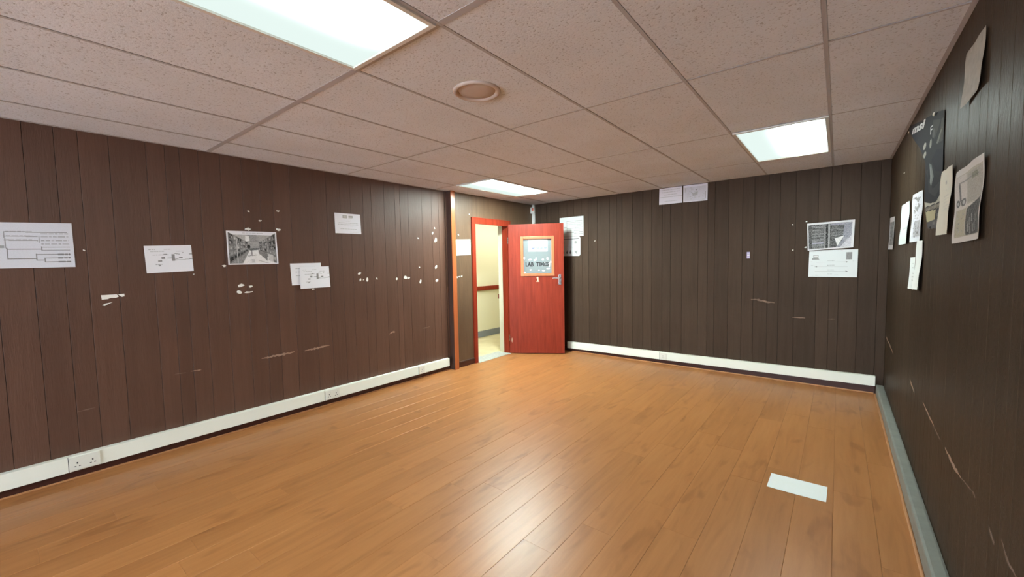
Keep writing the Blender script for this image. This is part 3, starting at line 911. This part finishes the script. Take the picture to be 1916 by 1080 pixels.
# racks photograph
cv = Cv(140, 100, (0.76, 0.76, 0.78))
cv.rect(.03, .07, .95, .95, .13)
for k in range(22):
    y = .12 + .038 * k
    cv.rect(.10, y, .36, y + .02, float(rng.uniform(.12, .5)), .8); 
    if k < 14: cv.rect(.53, y, .80, y + .02, float(rng.uniform(.08, .38)), .8)
cv.rect(.10, .72, .36, .78, (.5, .48, .58), .8); cv.rect(.38, .08, .40, .95, .45); cv.rect(.46, .08, .49, .95, .42); cv.rect(.41, .08, .455, .95, .05)
cv.rect(.50, .08, .80, .14, (.42, .40, .48), .8); cv.poly([(.80, .08), (.95, .07), (.95, .95), (.62, .95), (.76, .70)], (.40, .40, .46), .8)
cv.poly([(.60, .62), (.80, .54), (.74, .70), (.66, .90), (.62, .72)], .82); cv.poly([(.95, .55), (.95, .95), (.72, .95), (.84, .70)], (.66, .65, .70), .9)
cv.line(.72, .92, .92, .60, .15, 1); cv.grain(.03, .07, .95, .95, .06, 2)
sheet('printed_photograph', PB, [(3.989, Z - .585), (4.391, Z - .571), (4.383, Z - .857), (4.000, Z - .880)], cv,
      'crumpled dark photograph of equipment racks, near the right end of the back wall', 'photograph', group=GBk, curl=.02, wave=.006, d0=.008)
cv = Cv(140, 100, (0.80, 0.84, 0.84))
cv.words(.08, .70, .03, .5, .012, .6)
cv.rect(.09, .17, .20, .29, .35); cv.rect(.105, .19, .185, .265, .78); cv.poly([(.07, .29), (.20, .29), (.22, .35), (.06, .35)], .35)
cv.rect(.775, .10, .885, .36, .30); cv.grain(.775, .10, .885, .36, .05)
for y, x0, x1, rgt in ((.445, .16, .80, True), (.61, .14, .80, False), (.785, .14, .80, True)):
    cv.line(x0, y, x1, y, .45, 1, .7)
    xx = x1 if rgt else x0 + .01
    cv.poly([(xx - .03, y - .025), (xx + .02, y + .005), (xx - .03, y + .03)] if rgt else [(xx + .03, y - .02), (xx - .02, y + .005), (xx + .03, y + .03)], .25)
    cv.words(.39, .54, y - .06, .3, .02, .8)
cv.words(.04, .08, .42, .4, .02, .6); cv.words(.90, .95, .41, .4, .02, .6); cv.words(.05, .12, .55, .45, .02, .5); cv.words(.40, .5, .88, .4, .016, .6); cv.words(.14, .2, .93, .4, .02, .6); cv.words(.55, .62, .91, .4, .016, .6)
sheet('printed_diagram', PB, [(4.014, Z - .880), (4.424, Z - .875), (4.421, Z - 1.167), (4.010, Z - 1.164)], cv,
      'white diagram of a computer and a server joined by arrows, below the racks photograph', group=GBk, curl=.003)
cv = Cv(20, 46, (0.46, 0.40, 0.62)); cv.rect(.15, .42, .85, .58, .8); cv.rect(.2, .1, .8, .3, (.62, .58, .72)); cv.rect(.2, .7, .8, .9, (.60, .55, .72))
sheet('wall_sticker', PB, A(3.409, Z - .874, .034, .078), cv, 'tiny lilac sticker in the middle of the bare back wall', 'sticker', curl=0.0, d0=.001)

# right wall (s decreases towards the camera: TL is the far end)
cv = Cv(112, 76, (0.62, 0.60, 0.62)); cv.rect(.10, .15, .92, .85, .22); cv.grain(.1, .15, .92, .85, .10, 4)
sheet('printed_photograph', PR, [(4.319, Z - .583), (3.890, Z - .600), (3.875, Z - .897), (4.307, Z - .889)], cv,
      'greyish sheet with a dark picture, farthest on the right wall next to the corner', 'photograph', group=GRt, curl=.012)
cv = Cv(112, 76, (0.70, 0.77, 0.76)); cv.words(.25, .80, .60, .35, .03, .8); cv.words(.3, .7, .3, .6, .02, .4)
sheet('printed_sheet', PR, [(3.309, Z - .560), (2.872, Z - .568), (2.878, Z - .863), (3.310, Z - .866)], cv,
      'bright white bowed sheet with one short text line, on the right wall', group=GRt, curl=.016, wave=.004)
cv = Cv(112, 80, (0.70, 0.73, 0.78))
cv.rect(.10, .06, .90, .93, (.66, .67, .74))
for k in range(40):
    x, y = rng.uniform(.1, .8), rng.uniform(.07, .9)
    cv.rect(x, y, x + rng.uniform(.04, .12), y + rng.uniform(.01, .04), float(rng.uniform(.10, .35)), .8)
cv.poly([(.2, .08), (.85, .12), (.6, .22)], .2, .8); cv.poly([(.2, .30), (.8, .26), (.5, .40)], .22, .8); cv.rect(.2, .58, .85, .90, .22, .55); cv.grain(.1, .06, .9, .93, .05, 2)
sheet('printed_picture', PR, [(2.712, Z - .546), (2.300, Z - .564), (2.278, Z - .863), (2.709, Z - .862)], cv,
      'white sheet covered in dark busy print, left of the black poster on the right wall', group=GRt, curl=.012, wave=.003)
# black poster, drooping and torn down its far side; art in the unit square s 3.06..1.70, z H..H-0.83
cv = Cv(272, 166, (0.030, 0.030, 0.036))
cv.poly([(.739, .263), (.904, .325), (.861, .364), (.788, .404), (.737, .345)], (.060, .063, .060)); cv.poly([(.92, .33), (.97, .34), (.96, .47), (.89, .46)], (.07, .073, .068))
cv.poly([(.913, .389), (.949, .388), (.874, .459), (.834, .444)], (.16, .165, .15)); cv.poly([(.734, .518), (.853, .486), (.967, .52), (.987, .659), (.847, .622)], (.022, .022, .032))
cv.ell(.545, .367, .042, .022, (.34, .34, .31)); cv.ell(.555, .430, .042, .020, (.30, .30, .27)); cv.ell(.70, .40, .026, .030, (.26, .27, .24)); cv.ell(.76, .355, .03, .03, (.10, .10, .10))
cv.poly([(.687, .527), (.747, .553), (.806, .643), (.746, .705), (.72, .69), (.724, .61)], (.17, .185, .18)); cv.poly([(.70, .55), (.74, .57), (.77, .64), (.74, .67)], (.24, .255, .25))
cv.poly([(.60, .560), (.66, .56), (.70, .72), (.86, .78), (.97, .74), (.97, .70), (.80, .72), (.74, .68)], (.045, .047, .05))
cv.poly([(.600, .771), (.778, .809), (.895, .812), (1.0, .770), (1.0, .828), (.62, .812)], (.40, .385, .33)); cv.poly([(.62, .815), (1.0, .833), (1.0, .864), (.65, .845)], (.15, .135, .12))
for k in range(9): cv.rect(.67 + .034 * k, .828 + .001 * k, .69 + .034 * k, .842 + .001 * k, (.30, .28, .24), .7)
cv.poly([(.64, .845), (.889, .863), (.876, .923), (.66, .920)], (.40, .365, .24)); cv.poly([(.902, .863), (1.0, .875), (1.0, .938), (.898, .93)], (.06, .06, .06)); cv.rect(.92, .89, .96, .91, .2, .7)
cv.poly([(.66, .925), (.884, .924), (1.0, .944), (1.0, 1.0), (.69, .968)], (.10, .095, .10)); cv.poly([(.746, .955), (.801, .957), (.788, .975)], (.01, .01, .01)); cv.rect(.83, .935, .88, .95, .2, .6)
cvm = Cv(272, 166, (0, 0, 0))
cvm.poly([(.0, .012), (.485, .154), (.846, .255), (.972, .300), (.977, .509), (.987, .60), (.997, .798), (.988, .985), (.80, .975), (.72, .965), (.66, .87), (.605, .771), (.601, .579), (.592, .496), (.405, .334), (.119, .149), (.0, .055)], 1.0)
mask = cvm.a[..., 0] > .5
M_poster = mat('printed poster paper', (0.05, 0.05, 0.05), 0.7, 0.05, build=print_build)
po = sheet('wall_poster', PR, [(3.06, H - .002), (1.70, H - .002), (1.70, H - .832), (3.06, H - .832)], cv,
           'tall torn black poster with white lettering, on the right wall near the ceiling', 'poster', m=M_poster, curl=.004, d0=.004, mask=mask)
porg = po.location.copy()
def posterxf(s0, z0, sl, k):
    return lambda u, v, w: PR(s0 - u, z0 + v * k + sl * u, 0.0052 + w * .5) - porg
text_mesh('lettering', 'msi', 0.15, M_letter, po, posterxf(2.915, H - .105, -.150, .46), shear=0.25, offset=0.006, width=0.60)
text_mesh('lettering', 'F', 0.09, M_letter, po, posterxf(2.125, H - .282, -.10, .7), offset=0.0, width=0.08)
cv = Cv(100, 76, (0.66, 0.64, 0.55))
cv.rect(.40, .18, .62, .24, .35, .7); cv.words(.4, .6, .31, .4, .02, .6)
for y in (.40, .45, .50, .55, .60): cv.words(.25, .75, y, .45, .016, .5)
cv = cv
sheet('printed_sheet', PR, [(1.690, Z - .557), (1.452, Z - .560), (1.458, Z - .857), (1.708, Z - .855)], cv,
      'yellowed narrow text sheet between the black poster and the newspaper page', group=GRt, curl=.012, wave=.004, d0=.006)
cv = Cv(140, 100, (0.56, 0.53, 0.51))
cv.rect(.06, .09, .96, .93, (.40, .37, .32)); cv.rect(.06, .10, .45, .52, (.50, .47, .45)); cv.rect(.48, .12, .96, .50, (.30, .29, .27), .6)
cv.rect(.17, .20, .22, .44, .16); cv.rect(.17, .18, .85, .205, .22, .8); cv.rect(.42, .10, .445, .45, .24, .7); cv.ell(.12, .46, .06, .05, .14); cv.ell(.30, .46, .10, .055, .14); cv.ell(.30, .46, .05, .028, .4); cv.ell(.12, .46, .025, .025, .35)
cv.rect(.65, .15, .82, .22, (.16, .18, .13), .7); cv.rect(.06, .52, .96, .545, (.52, .49, .45)); cv.rect(.08, .56, .45, .92, (.38, .35, .27))
cv.poly([(.50, .58), (.95, .48), (.95, .92), (.50, .92)], .07)
for k in range(16):
    x, y = rng.uniform(.52, .88), rng.uniform(.58, .85); cv.rect(x, y, x + .03, y + .10, float(rng.uniform(.04, .30)), .8)
for k in range(14):
    x, y = rng.uniform(.1, .38), rng.uniform(.57, .88); cv.rect(x, y, x + .05, y + .02, float(rng.uniform(.22, .4)), .6)
cv.grain(.06, .09, .96, .93, .03, 1)
sheet('newspaper_page', PR, [(1.372, Z - .610), (.951, Z - .605), (.945, Z - .896), (1.355, Z - .904)], cv,
      'creased grey newspaper page with pictures, largest sheet on the right wall', 'newspaper', group=GRt, curl=.008, wave=.004, d0=.005)
cv = Cv(90, 64, (0.42, 0.41, 0.37)); cv.grain(0, 0, 1, 1, .02, 6)
sheet('blank_sheet', PR, [(1.296, Z - .156), (1.015, Z - .162), (1.025, Z - .350), (1.307, Z - .362)], cv,
      'plain dull grey sheet high on the right wall, nearest the camera', group=GRt, curl=.012, wave=.002, d0=.006)
cv = Cv(90, 64, (0.80, 0.86, 0.86))
for y in (.18, .32, .48, .60, .70): cv.words(.4, .85, y, .3, .03, .7)
sheet('printed_sheet', PR, [(2.740, Z - .965), (2.515, Z - .962), (2.505, Z - 1.172), (2.744, Z - 1.176)], cv,
      'short white sheet with text rows, lowest one at the left of the right wall', group=GRt, curl=.012, d0=.003)
cv = Cv(90, 110, (0.80, 0.85, 0.84)); cv.words(.4, .7, .35, .6, .01, .4); cv.words(.4, .8, .75, .6, .01, .4)
sheet('blank_sheet', PR, [(2.424, Z - .861), (2.210, Z - .865), (2.225, Z - 1.160), (2.440, Z - 1.163)], cv,
      'tall nearly blank white sheet, right of the short text sheet on the right wall', group=GRt, curl=.02, wave=.003, d0=.004)

# floor sheet
cv = Cv(60, 42, (0.88, 0.93, 0.92))
sheet('blank_sheet', lambda s, z, d: Vector((s, z, d)), [(3.954, 1.937), (4.247, 1.940), (4.244, 1.734), (3.951, 1.730)], cv,
      'blank white sheet lying on the wooden floor', curl=.003, d0=.0012)
# notice held in the door window
porg2 = Vector((0.295, 3.788, 0))
def PD(s, z, d): return porg2 + Rz @ Vector((s, 0.0186 - d, z))
cv = Cv(80, 52, (0.62, 0.69, 0.67)); cv.rect(0, .66, 1, .84, (.50, .55, .66), .8)
pn = sheet('window_notice', PD, [(.303, 1.764), (.596, 1.764), (.594, 1.574), (.302, 1.576)], cv,
           'white notice behind the bead at the top of the red door window', 'notice', curl=0.0, d0=.0006)
po2 = pn.location.copy()
text_mesh('lettering', 'COMPUTER LAB ONE', 0.04, M_blueink, pn, lambda u, v, w: PD(.322 + u, 1.608 + v * 1.0 + u * .02, .0016 + w) - po2, offset=0.0012, width=0.262)

# ------------------------------------------------------------------ scraps of paper and adhesive on the walls
def scrap(P, s, z, w, h, label, group, name='paper_scrap', n=9, rough=.42, m=None, d0=0.0004, th=0.003):
    c = P(s, z, 0)
    bm = bmesh.new()
    blob_bm(bm, w * .86, h * .86, lambda a, b_, d: P(s + a, z + b_, d0 + d) - c, n, rough, th)
    o = mesh_obj(name, bm, m or M_blob, None)
    o.location = c
    return thing(o, label, 'scrap', group)
G1 = 'white scraps around the shelf photograph'
G2 = 'white scraps in the cluster under the shelf photograph'
G3 = 'white scraps on the wall between notice and post'
for s, z, w, h, lab, g in (
    (.272, 1.902, .028, .018, 'small white scrap, top left of the five above the shelf photograph', G1),
    (.515, 1.925, .038, .018, 'small white scrap, top right of the five above the shelf photograph', G1),
    (.362, 1.827, .024, .020, 'small white scrap, middle one of the five above the shelf photograph', G1),
    (.260, 1.749, .046, .030, 'white scrap touching the top edge of the shelf photograph', G1),
    (.509, 1.754, .046, .028, 'white scrap at the top right corner of the shelf photograph', G1),
    (.068, 1.431, .040, .022, 'white scrap at the bottom left corner of the shelf photograph', G1),
    (.179, 1.259, .056, .028, 'white scrap, upper left of the four below the shelf photograph', G2),
    (.259, 1.248, .036, .026, 'white scrap, upper right of the four below the shelf photograph', G2),
    (.168, 1.203, .040, .030, 'white scrap, lower left of the four below the shelf photograph', G2),
    (.240, 1.197, .075, .018, 'flat white strip, lower right of the four below the shelf photograph', G2),
    (.806, 1.190, .026, .020, 'white scrap peeping out under the overlapping block diagram', G2),
    (1.314, 1.327, .058, .030, 'curved white scrap, uppermost of the group under the notice with the grey heading', G3),
    (1.319, 1.254, .026, .044, 'upright white scrap, lower left of the group under the notice with the grey heading', G3),
    (1.406, 1.253, .036, .048, 'tall white scrap on a board joint under the notice with the grey heading', G3),
    (1.362, 1.256, .026, .014, 'tiny pinkish scrap between two upright white scraps under the notice', G3),
    (1.527, 1.260, .022, .030, 'small lone white scrap right of the group under the notice', G3),
    (1.791, 1.252, .024, .036, 'pale tan scrap left of the torn white scrap on the left wall', G3),
    (1.921, 1.262, .058, .048, 'ragged torn white scrap between the pale tan scrap and the red post', G3),
    (1.968, 1.252, .034, .034, 'small white scrap touching the ragged torn one', G3),
    (2.140, 1.201, .040, .062, 'pear shaped white scrap, lowest one left of the red post', G3),
    (2.133, 1.377, .022, .020, 'tiny tan scrap above the pear shaped white scrap', G3),
    (2.398, 1.374, .050, .052, 'round white scrap beside the red post, above another round one', G3),
    (2.403, 1.202, .056, .050, 'round white scrap beside the red post, below another round one', G3),
    (2.125, 1.733, .026, .022, 'tiny white scrap high on the left wall, a little apart from three near the post', G3),
    (2.358, 1.807, .034, .036, 'white scrap, middle of three stacked high beside the red post', G3),
    (2.393, 1.871, .026, .022, 'tiny white scrap, highest of three stacked beside the red post', G3),
    (2.405, 1.717, .044, .066, 'pointed white scrap, lowest of three stacked high beside the red post', G3),
    (-.148, 1.367, .016, .012, 'tiny triangular white scrap at the lower right corner of the lone block diagram', G1),
    (-.752, 1.551, .012, .014, 'tiny pinkish scrap right of the large branching diagram', G1)):
    scrap(PL, s, z, w, h, lab, g)
# torn strip of paper
def outline(P, pts, name, label, cat, m, th=0.002, group=None):
    c = P(pts[0][0], pts[0][1], 0)
    bm = bmesh.new()
    prism(bm, pts, lambda p, k: P(p[0], p[1], 0.0004 + th * k) - c)
    o = mesh_obj(name, bm, m); o.location = c
    return thing(o, label, cat, group)
outline(PL, [(-.688, 1.238), (-.606, 1.238), (-.596, 1.222), (-.612, 1.214), (-.640, 1.215), (-.655, 1.208), (-.685, 1.206)], 'torn_strip',
        'white torn strip of paper left under the block diagram', 'scrap', M_blob, group='torn paper under the block diagram')
outline(PL, [(-.600, 1.238), (-.566, 1.240), (-.566, 1.222), (-.580, 1.218), (-.590, 1.226)], 'torn_strip',
        'small white end piece right of the torn strip', 'scrap', M_blob, group='torn paper under the block diagram')
outline(PL, [(-.686, 1.166), (-.668, 1.178), (-.630, 1.184), (-.655, 1.172), (-.672, 1.160)], 'torn_strip',
        'thin pinkish white sliver below the torn strip', 'scrap', M_blob, group='torn paper under the block diagram')
for s, z, w, lab in ((2.990, 2.090, .020, 'tiny white dot above the left end of the door frame'), (2.775, 1.800, .026, 'small white dot just above the sheet beside the door'),
                     (2.728, 1.231, .030, 'white dot next to the post, leftmost of three in a row'), (2.772, 1.236, .030, 'white dot, middle of three in a row beside the post'),
                     (2.815, 1.240, .032, 'white dot, rightmost of three in a row beside the post')):
    scrap(PE, s, z, w, w * .75, lab, 'white dots beside the doorway')
for s, z, w, lab in ((1.403, 1.713, .020, 'tiny white dot right of the two sheets by the door'), (3.857, 1.773, .016, 'tiny white dot left of the racks photograph, upper of two'),
                     (3.863, 1.494, .016, 'tiny white dot left of the racks photograph, lower of two'), (3.983, 1.800, .022, 'pale scrap at the upper left corner of the racks photograph'),
                     (3.980, 1.519, .022, 'pale scrap at the lower left corner of the racks photograph')):
    scrap(PB, s, z, w, w * .9, lab, 'white dots on the back wall', d0=0.0004)
scrap(PR, 3.321, 2.054, .045, .012, 'pale fleck high on the right wall near the back corner', 'pale flecks on the right wall')
scrap(PR, 3.157, 2.325, .06, .012, 'pale fleck under the ceiling beside the black poster', 'pale flecks on the right wall')
scrap(PR, 1.975, 2.150, .05, .028, 'bright tape bit on the top edge of the black poster', 'pale flecks on the right wall', name='tape_bit', d0=.012)

# scrapes in the boarding: parts of the walls, each with an edge of its own
def scrape(wall, P, pts, w, m=M_scuff, label=None):
    """ragged sliver following points (s, z)"""
    top, bot = [], []
    n = len(pts)
    dense = []
    for (a, b) in zip(pts[:-1], pts[1:]):
        for k in range(5):
            t = k / 5
            dense.append((a[0] * (1 - t) + b[0] * t, a[1] * (1 - t) + b[1] * t))
    dense.append(pts[-1])
    L = len(dense)
    for i, (s, z) in enumerate(dense):
        e = math.sin(math.pi * (i + .4) / L) ** .5
        top.append((s, z + w * e * random.uniform(.08, .60))); bot.append((s, z - w * e * random.uniform(.08, .60)))
    bm = bmesh.new()
    a = [bm.verts.new(P(s, z, .0006)) for s, z in top]; b = [bm.verts.new(P(s, z, .0006)) for s, z in bot]
    a2 = [bm.verts.new(P(s, z, -.0004)) for s, z in top]; b2 = [bm.verts.new(P(s, z, -.0004)) for s, z in bot]
    for i in range(L - 1):
        bm.faces.new((a[i], a[i + 1], b[i + 1], b[i]))
        bm.faces.new((a[i], a2[i], a2[i + 1], a[i + 1])); bm.faces.new((b[i], b[i + 1], b2[i + 1], b2[i]))
    o = mesh_obj('scrape', bm, m, wall)
    if label: o['label'] = label
M_scuffP = mat('pale scraped wood', (0.36, 0.24, 0.18), 0.8, 0.2)
M_scuffD = mat('faint scraped wood', (0.19, 0.13, 0.10), 0.8, 0.2)
scrape(wl, PL, [(.31, .592), (.36, .590), (.44, .598), (.52, .596), (.60, .604)], .028, M_scuffP, 'long pale scrape below the shelf photograph')
scrape(wl, PL, [(.690, .594), (.76, .598), (.84, .598), (.945, .606)], .024, M_scuffP, 'second long pale scrape')
scrape(wl, PL, [(-.21, .590), (-.14, .588)], .012, M_scuffP)
scrape(wl, PL, [(-.31, .588), (-.24, .586)], .008, M_scuffD)
scrape(wl, PL, [(-.85, .450), (-.76, .454)], .010, M_scuffD)
scrape(wl, PL, [(1.66, .612), (1.70, .628), (1.74, .630)], .026, M_scuffP)
scrape(wl, PL, [(2.16, .612), (2.27, .618)], .014, M_scuffD)
scrape(wb, PB, [(3.46, .922), (3.53, .926), (3.60, .905), (3.70, .892)], .030, M_scuffD, 'faint smeared scrape on the back wall')
scrape(wb, PB, [(3.55, .918), (3.61, .906), (3.66, .898)], .016, M_scuffP)
scrape(wb, PB, [(3.87, .738), (3.99, .738)], .012, M_scuffP)
scrape(wb, PB, [(4.19, .742), (4.25, .745)], .010, M_scuffD)
for pts, w, m_ in (([(4.38, .604), (3.95, .590), (3.62, .567)], .022, M_scuffP), ([(2.55, .590), (2.46, .574), (2.36, .562)], .022, M_scuff),
                   ([(2.02, .590), (1.85, .575), (1.68, .567)], .016, M_scuffP), ([(1.66, .563), (1.51, .555)], .010, M_scuffD),
                   ([(1.40, .560), (1.33, .555), (1.218, .550), (1.10, .553)], .022, M_scuffP), ([(1.10, .553), (1.015, .566), (.95, .572)], .010, M_scuffD),
                   ([(.93, .580), (.89, .572)], .018, M_scuffD), ([(.72, .556), (.66, .540)], .022, M_scuffD),
                   ([(.60, .585), (.53, .555), (.46, .555)], .016, M_scuffD), ([(.46, .556), (.30, .55)], .012, M_scuffD)):
    scrape(wr, PR, pts, w, m_)
